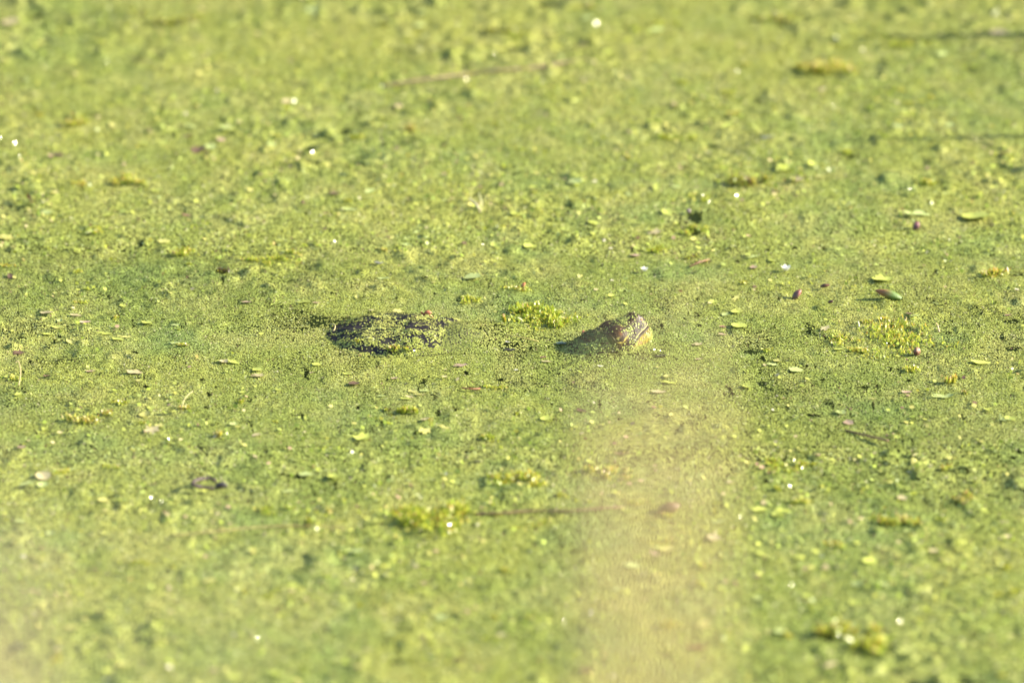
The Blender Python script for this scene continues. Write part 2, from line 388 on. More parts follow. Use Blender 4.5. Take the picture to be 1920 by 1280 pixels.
stripe = np.exp(-((u_-mu-2.9)/1.25)**2)*np.clip((f-17)/5, 0, 1)
stripe = np.maximum(stripe, np.exp(-((f-51.5+(u_-4)*.12)/1.6)**2)*np.clip((u_-2)/3, 0, 1)*np.clip((17-u_)/3, 0, 1)*np.clip((np.abs(n_)-3)/3, 0, 1)*.5)
low = np.clip((mu-u_-2.5)/4, 0, 1)*np.clip((f-8)/12, 0, 1)
col = mixc(col, (.40, .33, .05), low*(.55+.9*(n1[..., 0]-.35)))
lm = np.clip((fbm(f*.26, u_*.26+3, 370, 3)-.48)*7, 0, 1)*low
col = mixc(col, (.20, .13, .08), lm*.75)
col = mixc(col, (.42, .37, .17), stripe*.85)
col = mixc(col, (.02, .012, .01), np.exp(-((u_-mu)/.75)**2)*mline*.9)
st2 = np.exp(-((u_-20-4*np.sin(f*.05)-n_*.0)/1.0)**2)*np.clip((f-22)/6, 0, 1)*np.clip((44-f)/3, 0, 1)
col = mixc(col, (.30, .25, .15), st2*.35)
col = mixc(col, (.46, .42, .38), np.exp(-((np.sqrt((f-50)**2+(u_-19.7)**2)-4.0)/.8)**2)*(np.abs(n_) > 6)*.75)   # pale ring round the eye
col = mixc(col, (.10, .12, .035), neckm*1.6*np.clip((fbm(f*.1, u_*.1, 380, 3)-.45)*4, 0, 1)*.6)
HVf = HV2.reshape(-1, 3)-np.array(TL)
idx = np.arange(NR*NA).reshape(NR, NA); a = idx[:-1]; b = idx[1:]
fc = np.stack([a, np.roll(a, -1, 1), np.roll(b, -1, 1), b], 2).reshape(-1, 4).tolist()
tipv = len(HVf); HVf = np.vstack([HVf, HVf[idx[-1]].mean(0), HVf[idx[0]].mean(0)])
fc += [(int(idx[-1, (j+1) % NA]), tipv, int(idx[-1, j])) for j in range(NA)]+[(int(idx[0, j]), tipv+1, int(idx[0, (j+1) % NA])) for j in range(NA)]
vc = np.vstack([col.reshape(-1, 3), col[-1].mean(0), col[0].mean(0)])
me = mesh_from('body', HVf, fc, vcol=vc)
body = link('body', me, M_skin, turtle)
import bmesh
bm = bmesh.new(); bm.from_mesh(me); bmesh.ops.recalc_face_normals(bm, faces=bm.faces); bm.to_mesh(me); bm.free()
# eyes
def eye_mesh():
    V = []; Fc = []; col = []; nr, na = 22, 36; r = .0034
    for i in range(nr+1):
        th = math.pi*i/nr
        for j in range(na):
            ph = 2*math.pi*j/na; V.append((r*math.sin(th)*math.cos(ph), r*math.sin(th)*math.sin(ph), r*math.cos(th)))
            d = math.degrees(th)
            c = (.006, .004, .004) if d < 16 else ((.42, .16, .04) if d < 38 else ((.25, .10, .04) if d < 44 else (.55, .50, .46)))
            col.append(c)
    for i in range(nr):
        for j in range(na): Fc.append((i*na+j, i*na+(j+1) % na, (i+1)*na+(j+1) % na, (i+1)*na+j))
    return mesh_from('eye', V, Fc, vcol=col)
em = eye_mesh()
def surf_at(ff, nn, uu):
    d = (f-ff)**2+(n_-nn)**2+(u_-uu)**2; k = np.unravel_index(np.argmin(d), d.shape); return HV2[k], k
for s in (1, -1):
    p, k = surf_at(50.5, s*13.5, 19.5)
    nr = Nn[k]; look = Vector(N*s*.80+F*.45+U*.15).normalized()
    e = link('eye', em, M_eye, turtle)
    e.location = Vector(p)-Vector(look)*.0002-TL
    e.rotation_euler = look.to_track_quat('Z', 'Y').to_euler()
    pn, kn = surf_at(58, s*3.2, 7)
    vs = []; fs = []
    for i in range(5):
        for j in range(10):
            th = math.pi*(i+.5)/5; ph = 2*math.pi*j/10; vs.append((.0009*math.sin(th)*math.cos(ph), .0009*math.sin(th)*math.sin(ph), .0009*math.cos(th)))
    for i in range(4):
        for j in range(10): fs.append((i*10+j, i*10+(j+1) % 10, (i+1)*10+(j+1) % 10, (i+1)*10+j))
    no = link('nostril', mesh_from('nostril', vs, fs, vcol=[(.01, .008, .008)]*len(vs)), M_eye, turtle); no.location = Vector(pn)-TL

# duckweed lying on shell, neck and head
def stuck_shell():
    xs = rng.uniform(SH[0]-.18, SH[0]+.18, 30000); ys = rng.uniform(SH[1]-.15, SH[1]+.15, 30000)
    z = shell_z(xs, ys); px, py = to_px(xs, ys, z)
    cl = fbm(xs*40+ys*8, ys*100, 400, 3)
    wet = (z < .004)
    cover = .16+np.clip((cl-.40)*9, 0, 1)*1.0
    jit = (fbm(xs*30, ys*40, 430, 3)-.5)
    cover = np.maximum(cover, np.clip((px-800-.5*(640-py)+jit*170)/30, 0, 1))
    cover = np.maximum(cover, np.clip((py-646+jit*40)/7, 0, 1)*np.clip((px-700)/40, .25, 1))
    wet = (z < .007+.010*jit) & (px > 640)
    cover = np.where(wet, 1., cover)
    cover = cover*(1-.75*np.exp(-((px-690)/34)**4-((py-657)/9)**2))
    for (cx, cy, rx, ry, s) in ((800, 610, 45, 9, .75), (752, 588, 34, 7, .85), (690, 606, 22, 6, .6), (655, 615, 30, 9, .9), (728, 641, 18, 7, .9), (695, 656, 34, 7, .5), (775, 584, 16, 5, .6), (832, 600, 25, 5, .4)):
        cover = cover*(1-s*np.clip(1.5-((px-cx)/rx)**2-((py-cy)/ry)**2, 0, 1))
    k = (rng.random(len(xs)) < np.clip(cover, 0, 1)*.95) & (z > np.maximum(-.001, hump_z(xs, ys)-.001))
    xs, ys = xs[k], ys[k]; z = shell_z(xs, ys); e = .004
    gx = (shell_z(xs+e, ys)-shell_z(xs-e, ys))/(2*e); gy = (shell_z(xs, ys+e)-shell_z(xs, ys-e))/(2*e)
    n = np.stack([-gx+rng.normal(0, .2, len(xs)), -gy+rng.normal(0, .2, len(xs)), np.ones(len(xs))], 1); n /= np.linalg.norm(n, axis=1)[:, None]
    return xs, ys, z+rng.uniform(.0004, .0016, len(xs))+.003*np.clip(cl[k]-.5, 0, 1)*2*rng.random(len(xs)), n
def stuck_head():
    m = 34000
    P = HV2; i = rng.integers(1, NR-4, m); j = rng.integers(0, NA, m)
    p = P[i, j]+rng.normal(0, .0006, (m, 3)); nn = Nn[i, j]; ff = f[i, j]; un = u_[i, j]; ln = n_[i, j]; d = dd[i, j]
    z = p[:, 2]
    cl = fbm(ff*.16, (un+ln)*.12, 410, 3)
    cov = np.where(ff < -18, .42+1.6*np.clip(cl-.4, 0, 1), .06)
    cov = np.where(ff < -36, .72+np.clip((-36-ff)/50, 0, .28), cov)
    cov = np.where((ff >= -14) & (un < 4) & (ff < 18), .20, cov)
    cov = np.where((ff > 8) & (ff < 24) & (un > 6), .12+1.2*np.clip(cl-.5, 0, 1), cov)
    cov = np.where(un > 29, .26*(ff > 14)+.14, cov)
    cov = np.where((d < 18), .012, cov)
    cov = np.where((ff > 24) & (un < 22) & (un > -4), .01+.25*np.clip(cl-.60, 0, 1), cov)
    cov = np.where((ff > 18) & (un < -5), .07, cov)
    cov = np.where((np.abs(ff-50) < 7) & (np.abs(un-19.7) < 6), 0, cov)
    cov = np.where(z < .008, np.maximum(cov, .32), cov); cov = np.where(z < .004, .85, cov)
    area = np.linalg.norm(PD.max(0))*0+1
    k = (rng.random(m) < cov) & (z > .0008)
    p = p[k]+nn[k]*.0007; nn = nn[k]+rng.normal(0, .2, (k.sum(), 3)); nn /= np.linalg.norm(nn, axis=1)[:, None]
    return p[:, 0], p[:, 1], p[:, 2], nn
a1 = stuck_shell(); a2 = stuck_head()
for nm, lb, (x, y, z, n) in (('duckweed', 'bright green duckweed specks stuck over the dark turtle shell', a1), ('duckweed', 'duckweed specks stuck on the turtle head and neck', a2)):
    c = frond_colour(x, y); c = c*1.08
    me = frond_mesh('stuck_duckweed', x, y, z, n, rng.uniform(.75, 1.2, len(x))*.00138, c, 6)
    o = bpy.data.objects.new(nm, me); C.objects.link(o); tag(o, lb, 'duckweed', kind='stuff')

# ------------------------------------------------------------------ floating leaves
def leaf_mesh(name, kind, seed):
    r = random.Random(seed); V = [(0, 0, .0)]; F_ = []; rings_, na = 4, 22
    cup = r.uniform(.10, .3)*(1 if kind != 'curl' else 3.0); fold = r.uniform(-.15, .35)
    for k in range(1, rings_+1):
        s = k/rings_
        for j in range(na):
            a = 2*math.pi*j/na
            if kind == 'round': rr = .5*(1+.05*math.sin(3*a+seed)+.03*math.sin(7*a)); x, y = rr*math.cos(a), rr*math.sin(a)*.86
            elif kind == 'lobed': rr = .5*(1-.30*math.exp(-((a-math.pi)/.35)**2)+.05*math.sin(5*a+seed)); x, y = rr*math.cos(a), rr*math.sin(a)*.8
            else: x = .5*math.cos(a); y = .21*math.sin(a)*(1-.25*math.cos(a))*(1+.06*math.sin(5*a+seed))
            if seed: tr = 1+.16*seed*(math.sin(4*a+seed*2)*math.sin(9*a+1)-.3*max(0, math.sin(6*a+seed)))*s; x *= tr; y *= tr
            x *= s; y *= s
            z = cup*(x*x+y*y)+fold*abs(y)*.5+.015*math.sin(9*x+seed)*s
            V.append((x, y, z))
    for j in range(na): F_.append((0, 1+j, 1+(j+1) % na))
    for k in range(rings_-1):
        for j in range(na): F_.append((1+k*na+j, 1+(k+1)*na+j, 1+(k+1)*na+(j+1) % na, 1+k*na+(j+1) % na))
    me = mesh_from(name, V, F_); me.materials.append(M_leaf); me.polygons.foreach_set('use_smooth', np.ones(len(F_), bool))
    return me
LM = {k: [leaf_mesh('leaf_'+k, k, s) for s in range(4)] for k in ('round', 'lobed', 'oval', 'curl')}
COL = {'pale green': (.40, .46, .16), 'yellow': (.52, .49, .14), 'yellow green': (.42, .46, .09), 'pinkish': (.44, .31, .21), 'tan': (.46, .39, .20), 'purple': (.20, .11, .09), 'brown': (.13, .08, .045), 'dark': (.035, .03, .02), 'white': (.80, .76, .68), 'grey': (.20, .20, .19), 'grey green': (.13, .18, .12), 'red brown': (.22, .09, .05), 'magenta': (.30, .14, .12)}
def leaf(px, py, ln, colname, kind='oval', yaw=None, z=.0045, tilt=None, label=None, group=None, name='floating_leaf', cat='leaf'):
    p = G(px, py, z)
    mm = ln*PXM*np.linalg.norm(p-CAM)
    o = bpy.data.objects.new(name, random.choice(LM[kind])); C.objects.link(o)
    zz = float(max(mat_z(np.array([p[0]]), np.array([p[1]]))[0], shell_z(np.array([p[0]]), np.array([p[1]]))[0], hump_z(np.array([p[0]]), np.array([p[1]]))[0]))+.0022
    if z <= .0045: z = zz
    o.location = (p[0], p[1], z)
    t = tilt if tilt else (random.uniform(-.14, .14), random.uniform(-.14, .14))
    o.rotation_euler = (t[0], t[1], random.uniform(0, 6.28) if yaw is None else R(yaw)); o.scale = (mm, mm, mm)
    c = COL[colname]; v = random.uniform(.85, 1.15); o.color = (c[0]*v, c[1]*v, c[2]*v, 1)
    return tag(o, label, cat, group)

# leaves read off the photograph: x, y, length, colour, shape, yaw, label
HAND = [
 (746, 588, 19, 'yellow', 'round', 10, 'pale yellow round leaf lying on top of the turtle shell'),
 (697, 581, 12, 'tan', 'oval', 20, 'tan leaf scrap on the tail end of the shell crest'),
 (12, 447, 30, 'yellow', 'round', 0, 'broad yellow leaf far out on the tail side behind the shell'),
 (91, 626, 26, 'yellow green', 'oval', 0, 'yellow green oval leaf beginning the loose row on the tail side'),
 (108, 612, 22, 'yellow green', 'oval', 10, 'slim yellow leaf touching its neighbour in the tail-side row'),
 (142, 591, 22, 'tan', 'oval', -5, 'tan slim leaf just behind the tail-side row of leaves'),
 (110, 615, 20, 'yellow', 'oval', -8, 'long yellow leaf lying across the tail-side row'),
 (196, 625, 32, 'yellow green', 'oval', -12, 'large yellow green leaf in the middle of the tail-side chain'),
 (222, 637, 26, 'yellow green', 'oval', -20, 'yellow green leaf at the near end of the tail-side chain'),
 (238, 633, 22, 'yellow', 'oval', 5, 'yellow leaf ending the tail-side chain toward the shell'),
 (327, 644, 20, 'pale green', 'oval', 12, 'pale slim leaf between the tail-side chain and the shell'),
 (345, 649, 22, 'tan', 'oval', 0, 'tan leaf lying alone before the shell on the tail side'),
 (160, 604, 22, 'pinkish', 'oval', 0, 'pinkish leaf beside the slim tan leaf on the tail side'),
 (275, 607, 20, 'yellow green', 'round', 0, 'round yellow green leaf at the far edge of the open dark patch'),
 (330, 612, 18, 'pale green', 'oval', 5, 'pale slim leaf in the dark thin duckweed behind the shell'),
 (88, 590, 26, 'tan', 'oval', 0, 'pale tan leaf farthest out on the tail side in the sharp band'),
 (463, 568, 20, 'pinkish', 'oval', 0, 'pink and yellow leaf behind the open water by the shell'),
 (570, 567, 26, 'yellow green', 'oval', 3, 'yellow green leaf pointing at the pink leaf behind the shell'),
 (594, 569, 16, 'pinkish', 'oval', 3, 'pink leaf at the tip of the yellow green leaf behind the shell'),
 (254, 700, 34, 'tan', 'oval', 0, 'wide tan leaf nearer than the tail-side chain'),
 (484, 705, 26, 'tan', 'round', 0, 'round tan leaf with a pink mark nearer than the shell'),
 (440, 680, 26, 'yellow green', 'oval', -20, 'yellow green leaf slanting nearer than the open dark patch'),
 (170, 695, 18, 'pinkish', 'oval', 8, 'pink leaf next to the wide tan leaf'),
 (88, 707, 14, 'magenta', 'oval', -8, 'magenta leaf lying by the thin curling stem'),
 (652, 702, 20, 'yellow green', 'oval', -12, 'yellow green leaf just below the shell'),
 (585, 699, 10, 'pinkish', 'oval', 0, 'small pink leaf just below the tail end of the shell'),
 (740, 710, 14, 'pinkish', 'oval', 0, 'small pink leaf just below the middle of the shell'),
 (865, 687, 28, 'pinkish', 'oval', -4, 'long pink and yellow leaf below the front of the shell'),
 (1019, 670, 13, 'magenta', 'oval', 0, 'bright magenta leaf below the turtle neck'),
 (1025, 678, 20, 'tan', 'oval', -3, 'slim tan leaf touching the bright magenta leaf'),
 (957, 657, 24, 'dark', 'oval', 8, 'dark pointed leaf between the shell and the neck'),
 (952, 648, 10, 'white', 'oval', -20, 'tiny white petal above the dark pointed leaf'),
 (990, 609, 15, 'yellow', 'oval', 0, 'yellow striped leaf in the near edge of the green moss clump'),
 (1060, 597, 16, 'tan', 'oval', -28, 'tan leaf slanting off the snout end of the moss clump'),
 (1052, 645, 20, 'grey green', 'round', 0, 'grey green wet leaf on the turtle neck'),
 (1126, 687, 12, 'white', 'oval', 5, 'whitish sliver in front of the turtle head'),
 (968, 695, 7, 'white', 'round', 0, 'tiny bright white petal in front of the neck'),
 (1310, 673, 14, 'pinkish', 'oval', 8, 'pinkish leaf a little beyond the snout'),
 (1240, 668, 24, 'dark', 'oval', 0, 'dark submerged sliver by the chin'),
 (1175, 612, 16, 'yellow', 'oval', 0, ''),
 (1380, 585, 20, 'yellow green', 'round', 0, 'round yellow green leaf ahead of the snout'),
 (1355, 613, 14, 'magenta', 'oval', 0, 'thin magenta leaf ahead of the snout'),
 (1355, 628, 16, 'pinkish', 'oval', 0, 'pink leaf nearer than the thin magenta one ahead of the snout'),
 (1386, 613, 30, 'yellow green', 'round', 0, 'wide pale patch-like leaf ahead of the snout'),
 (1575, 657, 22, 'yellow green', 'oval', 20, 'yellow leaf standing near the knobbly plant clump'),
 (1492, 694, 26, 'pale green', 'round', 0, 'pale green leaf beside small dark pools ahead of the snout'),
 (1449, 684, 22, 'pale green', 'oval', 0, 'pale leaf curling beside the dark pool ahead of the snout'),
 (1700, 736, 20, 'pinkish', 'oval', 0, 'pink leaf nearer than the orange sprig'),
 (1637, 748, 18, 'yellow', 'oval', -10, 'yellow leaf nearer than the orange sprig and tail-ward of it'),
 (1840, 678, 40, 'yellow green', 'oval', 5, 'long yellow green leaf beyond the orange sprig'),
 (1654, 526, 38, 'yellow green', 'round', 0, 'broad yellow green pad behind the green spear bud'),
 (1705, 594, 14, 'purple', 'oval', 0, 'thin purple leaf behind the knobbly plant clump'),
 (1715, 597, 18, 'pale green', 'oval', 0, 'pale leaf lying under the thin purple leaf'),
 (1890, 590, 14, 'purple', 'oval', 8, 'dark purple leaf near the long dark pool'),
 (1413, 502, 14, 'pinkish', 'round', 0, 'round pink leaf near the white flower'),
 (1402, 480, 12, 'yellow green', 'round', 0, 'small pale round leaf behind the round pink leaf'),
 (1770, 745, 44, 'pale green', 'curl', 0, 'pale curled leaf cup nearer than the orange sprig'),
 (1855, 770, 20, 'yellow green', 'curl', 0, 'yellow green curled leaf cup beside the pale one'),
 (775, 735, 24, 'yellow', 'oval', -35, 'yellow pointed leaf of the three-leaf star below the shell'),
 (788, 741, 20, 'yellow', 'oval', -5, 'yellow flat leaf of the three-leaf star below the shell'),
 (768, 745, 16, 'tan', 'oval', -15, 'tan leaf of the three-leaf star below the shell'),
 (797, 734, 22, 'pale green', 'oval', -8, 'pale leaf lying behind the three-leaf star'),
 (716, 743, 16, 'pale green', 'oval', 10, 'pale leaf tail-ward of the three-leaf star'),
 (833, 802, 26, 'yellow', 'oval', -35, 'yellow leaf slanting by the green sprout below the shell'),
 (1025, 785, 24, 'yellow green', 'round', 20, 'round yellow leaf below the turtle neck'),
 (1091, 771, 24, 'brown', 'oval', -40, 'dark brown diagonal leaf below the turtle head'),
 (1312, 1215, 44, 'red brown', 'oval', -8, 'red brown leaf very near inside the tan veil of the reed'),
 (1162, 852, 22, 'brown', 'oval', -10, 'brown sliver under the reed veil'),
 (1236, 735, 28, 'tan', 'oval', 3, 'tan sliver under the veil below the chin'),
 (1255, 718, 30, 'yellow green', 'oval', -6, 'long yellow green leaf under the veil below the chin'),
 (722, 603, 1, 'yellow', 'oval', 0, ''),
 (1830, 410, 52, 'yellow green', 'round', 0, 'large bright pad far behind the snout side'),
 (1720, 405, 50, 'pale green', 'oval', 0, 'pale pad tail-ward of the large bright far pad'),
 (655, 395, 30, 'pale green', 'oval', 0, 'pale slim leaf in the far middle band behind the shell'),
 (262, 113, 22, 'dark', 'curl', 20, 'dark curled leaf far back on the tail side'),
 (1897, 20, 1, 'dark', 'oval', 0, ''),
 (520, 950, 1, 'dark', 'oval', 0, ''),
 (712, 495, 20, 'grey', 'curl', 0, 'grey translucent curled leaf behind the shell'),
 (628, 365, 22, 'purple', 'oval', 0, 'purple leaf far behind the shell'),
 (350, 403, 18, 'magenta', 'oval', 0, 'magenta leaf far back on the tail side'),
 (100, 296, 22, 'pinkish', 'curl', 0, 'pinkish curled leaf catching the sun far back on the tail side'),
 (720, 522, 24, 'pale green', 'oval', -10, 'pale green leaf lying just behind the shell'),
 (896, 868, 12, 'dark', 'round', 0, 'tiny dark leaf crumb nearer than the three-leaf star'),
 (1440, 262, 26, 'grey', 'oval', 0, 'grey leaf far behind the snout side'),
]
ny = 0
for h in HAND:
    if not h[6]: continue
    leaf(*h[:4], kind=h[4], yaw=h[5], label=h[6])

def side_word(px):
    return ('far out on the tail side' if px < 330 else 'on the tail side' if px < 640 else 'in line with the shell' if px < 930 else 'in line with the head' if px < 1260 else 'on the snout side' if px < 1600 else 'far out on the snout side')
def row_word(py):
    return ('well beyond the turtle' if py < 240 else 'beyond the turtle' if py < 500 else 'level with the turtle' if py < 730 else 'nearer than the turtle' if py < 980 else 'much nearer than the turtle')
placed = []
def free_spot(px, py):
    if 600 < px < 930 and 560 < py < 690: return False
    if 1000 < px < 1250 and 570 < py < 690: return False
    return True
cnt = 0; tries = 0
cols = ['pale green']*7+['yellow green']*9+['yellow']*3+['pinkish']*2+['tan']*4+['brown']*1
while cnt < 190 and tries < 9000:
    tries += 1
    px = random.uniform(-10, 1930); py = random.uniform(10, 1280)
    dn = float(fbm(np.array([px/260.]), np.array([py/120.]), 500, 3)[0])
    if random.random() > np.clip((dn-.36)*4, .03, 1): continue
    if not free_spot(px, py): continue
    cn = random.choice(cols); kd = random.choice(['oval', 'oval', 'round', 'lobed', 'round'])
    ln = random.uniform(13, 26) if 520 < py < 800 else random.uniform(15, 34)
    sw = {'oval': 'oval', 'round': 'round', 'lobed': 'notched'}[kd]
    lb = f"{'small' if ln < 21 else 'broad'} {sw} {cn} leaf {side_word(px)}, {row_word(py)}"
    gp = f"{cn} leaves {side_word(px)}, {row_word(py)}"
    leaf(px, py, ln, cn, kind=kd, label=lb, group=gp); cnt += 1

# uncountable little leaflets and bigger duckweed fronds, as one mass
def leaflets():
    m = 90000
    x = rng.uniform(-1.5, 1.5, m); y = rng.uniform(Y0, Y1, m); ok = np.abs(x) < halfw(y); x, y = x[ok], y[ok]
    px, py = to_px(x, y)
    d = fbm(x*9, y*5, 520, 4); d2 = fbm(x*30, y*20, 521, 2)
    band = np.exp(-((py-650)/75)**2)
    pr = np.clip((d-.42)*2.6, 0, 1)*(1-.75*band)*np.clip((d2-.3)*3, 0, 1)+.03
    calm = np.exp(-(((px-900)/420)**2+((py-640)/90)**2))
    pr = pr*(1-.85*calm)*(1-.5*np.exp(-((py-640)/190)**2))
    k = (rng.random(len(x)) < pr*.55) & (thin(x, y) < .55)
    k &= shell_z(x, y) < -.001
    k &= ~((px > 1040) & (px < 1250) & (py > 590) & (py < 690))
    x, y = x[k], y[k]; n = len(x)
    r = rng.uniform(.0020, .0050, n)
    z = np.maximum(mat_z(x, y), hump_z(x, y))+rng.uniform(.0015, .0055, n)
    nn = np.stack([rng.normal(0, .28, n), rng.normal(0, .28, n), np.ones(n)], 1); nn /= np.linalg.norm(nn, axis=1)[:, None]
    pal = np.array([(.38, .41, .08), (.33, .39, .09), (.46, .43, .12), (.44, .37, .18), (.36, .25, .15), (.29, .36, .05), (.14, .09, .05), (.55, .50, .34), (.17, .09, .07)])
    ch = rng.choice(len(pal), n, p=[.30, .20, .15, .08, .05, .15, .03, .02, .02])
    return x, y, z, nn, r, pal[ch]*rng.uniform(.8, 1.15, n)[:, None], 7
o = bpy.data.objects.new('floating_leaflets', frond_mesh('floating_leaflets', *leaflets())); C.objects.link(o)
tag(o, 'scatter of tiny pale leaflets and larger fronds over the duckweed', 'leaflets', kind='stuff')

def weeds():
    m = 150000
    x = rng.uniform(-1.7, 1.7, m); y = rng.uniform(Y0, Y1, m); ok = np.abs(x) < halfw(y); x, y = x[ok], y[ok]
    px, py = to_px(x, y)
    d = fbm(x*7, y*4.5, 620, 3); d2 = fbm(x*34, y*26, 621, 2)
    calm = np.exp(-(((px-900)/520)**4+((py-640)/120)**4)); left = np.exp(-(((px-200)/420)**2+((py-620)/110)**2))
    pr = np.clip((d-.40)*3.2, .06, 1)*np.clip((d2-.56)*6, 0, 1)*(1-calm)*(1-.6*left)*(1-.6*np.exp(-((py-640)/200)**2))
    k = (rng.random(len(x)) < pr*.75) & (thin(x, y) < .55) & ~((px > 560) & (px < 1260) & (py > 555) & (py < 700))
    x, y, pk = x[k], y[k], d2[k]; n = len(x)
    z = mat_z(x, y)+rng.uniform(.001, 1, n)*(.003+.03*np.clip(pk-.56, 0, 1))
    nn = np.stack([rng.normal(0, 1, n), rng.normal(0, 1, n), np.abs(rng.normal(0, .8, n))+.1], 1); nn /= np.linalg.norm(nn, axis=1)[:, None]
    pal = np.array([(.34, .38, .05), (.27, .35, .05), (.44, .42, .08), (.20, .28, .04), (.46, .37, .13), (.16, .10, .05)])
    ch = rng.choice(len(pal), n, p=[.32, .26, .18, .15, .06, .03])
    return x, y, z, nn, rng.uniform(.0018, .0045, n), pal[ch]*rng.uniform(.8, 1.2, n)[:, None], 6
me = frond_mesh('low_weeds', *weeds()); me.materials.clear(); me.materials.append(M_plant)
o = bpy.data.objects.new('low_weeds', me); C.objects.link(o)
tag(o, 'low yellow green weed scattered thinly over the duckweed', 'weeds', kind='stuff')

# ------------------------------------------------------------------ plant clumps
def ribbon(V, F_, Cc, p, d, L, wd, c0, c1, curl, rnd, segs=4):
    d = Vector(d).normalized(); side = d.cross(Vector((rnd.uniform(-1, 1), rnd.uniform(-1, 1), rnd.uniform(-.4, .4)))).normalized()
    bend = Vector((rnd.uniform(-1, 1), rnd.uniform(-1, 1), rnd.uniform(-1, .3)))*curl
    b = len(V); q = Vector(p)
    for k in range(segs+1):
        s = k/segs; wv = wd*(math.sin(math.pi*min(1, .22+.78*s))+.05)*.5
        V.append(q-side*wv); V.append(q+side*wv)
        d = (d+bend/segs).normalized(); q = q+d*(L/segs)
    for k in range(segs):
        F_.append((b+2*k, b+2*k+1, b+2*k+3, b+2*k+2)); s = k/(segs-1)
        Cc.append([c0[i]*(1-s)+c1[i]*s for i in range(3)])
PG = [(.30, .39, .04), (.40, .45, .05), (.50, .48, .065), (.22, .31, .04)]
def clump_mesh(name, rx, ry, h, n, seed, orange=.15, wd=.0028, curl=1.3, spread=1.1, dark=0, lean=(0, 0)):
    rnd = random.Random(seed); V = []; F_ = []; Cc = []
    h = h*1.0
    sg = .45 if n > 110 else .22
    cs = [(rnd.gauss(0, sg)*rx, rnd.gauss(0, sg)*ry, rnd.uniform(.45, 1)) for _ in range(max(1, n//26))]
    for i in range(n):
        cx, cy, ch = rnd.choice(cs)
        x = cx+rnd.gauss(0, .16)*rx; y = cy+rnd.gauss(0, .16)*ry
        L = h*ch*rnd.uniform(.45, 1.0)
        a = rnd.uniform(0, 6.283); sp = rnd.uniform(0, spread)
        c0 = rnd.choice(PG); c1 = rnd.choice(PG[:3])
        if rnd.random() < orange: c1 = rnd.choice([(.55, .33, .05), (.50, .22, .06), (.62, .52, .12), (.60, .42, .28)])
        if rnd.random() < dark: c0 = (.05, .04, .02); c1 = (.10, .06, .03)
        v = rnd.uniform(.75, 1.2)
        ribbon(V, F_, Cc, (x, y, .001+rnd.uniform(0, .25)*h*ch), (math.cos(a)*sp+lean[0], math.sin(a)*sp+lean[1], 1), L*.75, wd*rnd.uniform(.6, 1.3), [c*v for c in c0], [c*v for c in c1], curl, rnd)
    return mesh_from(name, V, F_, fcol=Cc)
def clump(px, py, wpx, hpx, n, label, seed=0, depth=None, **kw):
    p = G(px, py, 0); sc_ = PXM*np.linalg.norm(p-CAM); X_ = np.array([p[0]]); Y_ = np.array([p[1]]); mz = float(mat_z(X_, Y_)[0])*.5 if abs(p[0]-SH[0]) > .2 or abs(p[1]-SH[1]) > .15 else float(shell_z(X_, Y_)[0])
    rx = wpx*sc_*.72; ry = (depth if depth else wpx*.7)*sc_*.72; hpx = hpx*.85
    me = clump_mesh('plant_clump', rx, ry, hpx*sc_, n, seed+int(px), **kw)
    o = link('plant_clump', me, M_plant); o.location = (p[0], p[1], .0015+max(0, mz))
    tag(o, label, 'water plant', 'plant clumps poking through the duckweed'); return o
clump(1020, 600, 72, 28, 700, 'bright green mossy clump between shell and head', 1, depth=80, orange=.12, wd=.0036, curl=2.0)
clump(985, 588, 50, 30, 300, 'yellow green mossy tuft at the back of the clump between shell and head', 2, depth=50, orange=.12)
clump(1050, 611, 40, 26, 240, 'small green tuft at the snout end of the mossy clump', 3, depth=40)
clump(985, 622, 70, 9, 160, 'flat yellow fringe along the near edge of the mossy clump', 4, depth=20, orange=.35, spread=1.6)
clump(945, 612, 9, 34, 26, 'upright yellow sprig standing just behind the shell front', 5, orange=.6, spread=.15, wd=.005, curl=.25)
clump(905, 617, 14, 14, 40, 'small orange tipped tuft beside the front of the shell', 6, orange=.5)
clump(972, 548, 44, 16, 160, 'low tuft with an orange tip farther behind the shell front', 7, orange=.3)
clump(885, 568, 40, 14, 160, 'low green tuft behind the middle of the shell', 8, orange=.2)
clump(740, 665, 30, 16, 150, 'olive weed tuft caught on the near flank of the shell', 9, orange=.3, dark=.25)
clump(668, 654, 22, 10, 80, 'yellow green weed scrap on the tail end of the near flank', 10, orange=.4)
clump(1560, 645, 60, 12, 130, 'low knobbly weed nearer the snout than the big knobbly clump', 11, orange=.45)
clump(1690, 640, 110, 22, 620, 'big knobbly yellow green clump ahead of the snout', 12, depth=110, orange=.35, spread=1.0)
clump(1640, 612, 50, 16, 140, 'orange tipped fringe behind the big knobbly clump', 13, orange=.6)
clump(1610, 662, 40, 16, 150, 'orange green tuft at the tail end of the big knobbly clump', 14, orange=.5)
clump(1785, 722, 26, 30, 110, 'orange yellow upright sprig casting a long shadow', 15, orange=.7, spread=.4, wd=.0035, curl=.4)
clump(1812, 742, 18, 14, 50, 'little yellow sprig just nearer than the orange upright one', 16, orange=.5)
clump(1858, 520, 40, 28, 200, 'orange and green sprig far out ahead of the snout', 17, orange=.6)
clump(765, 778, 24, 26, 150, 'dark green sprout below the shell with a long shadow', 18, orange=.25, curl=.4, spread=.4)
clump(725, 775, 26, 14, 90, 'brown and green scrap of weed beside the sprout below the shell', 19, orange=.1, dark=.5)
clump(175, 790, 60, 28, 170, 'loose yellow orange sprigs nearer than the tail side of the shell', 20, orange=.75, spread=.5, depth=40)
clump(345, 772, 26, 22, 80, 'yellow sprig with a pale curling stem', 21, orange=.6)
clump(408, 824, 20, 22, 60, 'small yellow sprig nearer than the curling pale stem', 22, orange=.6)
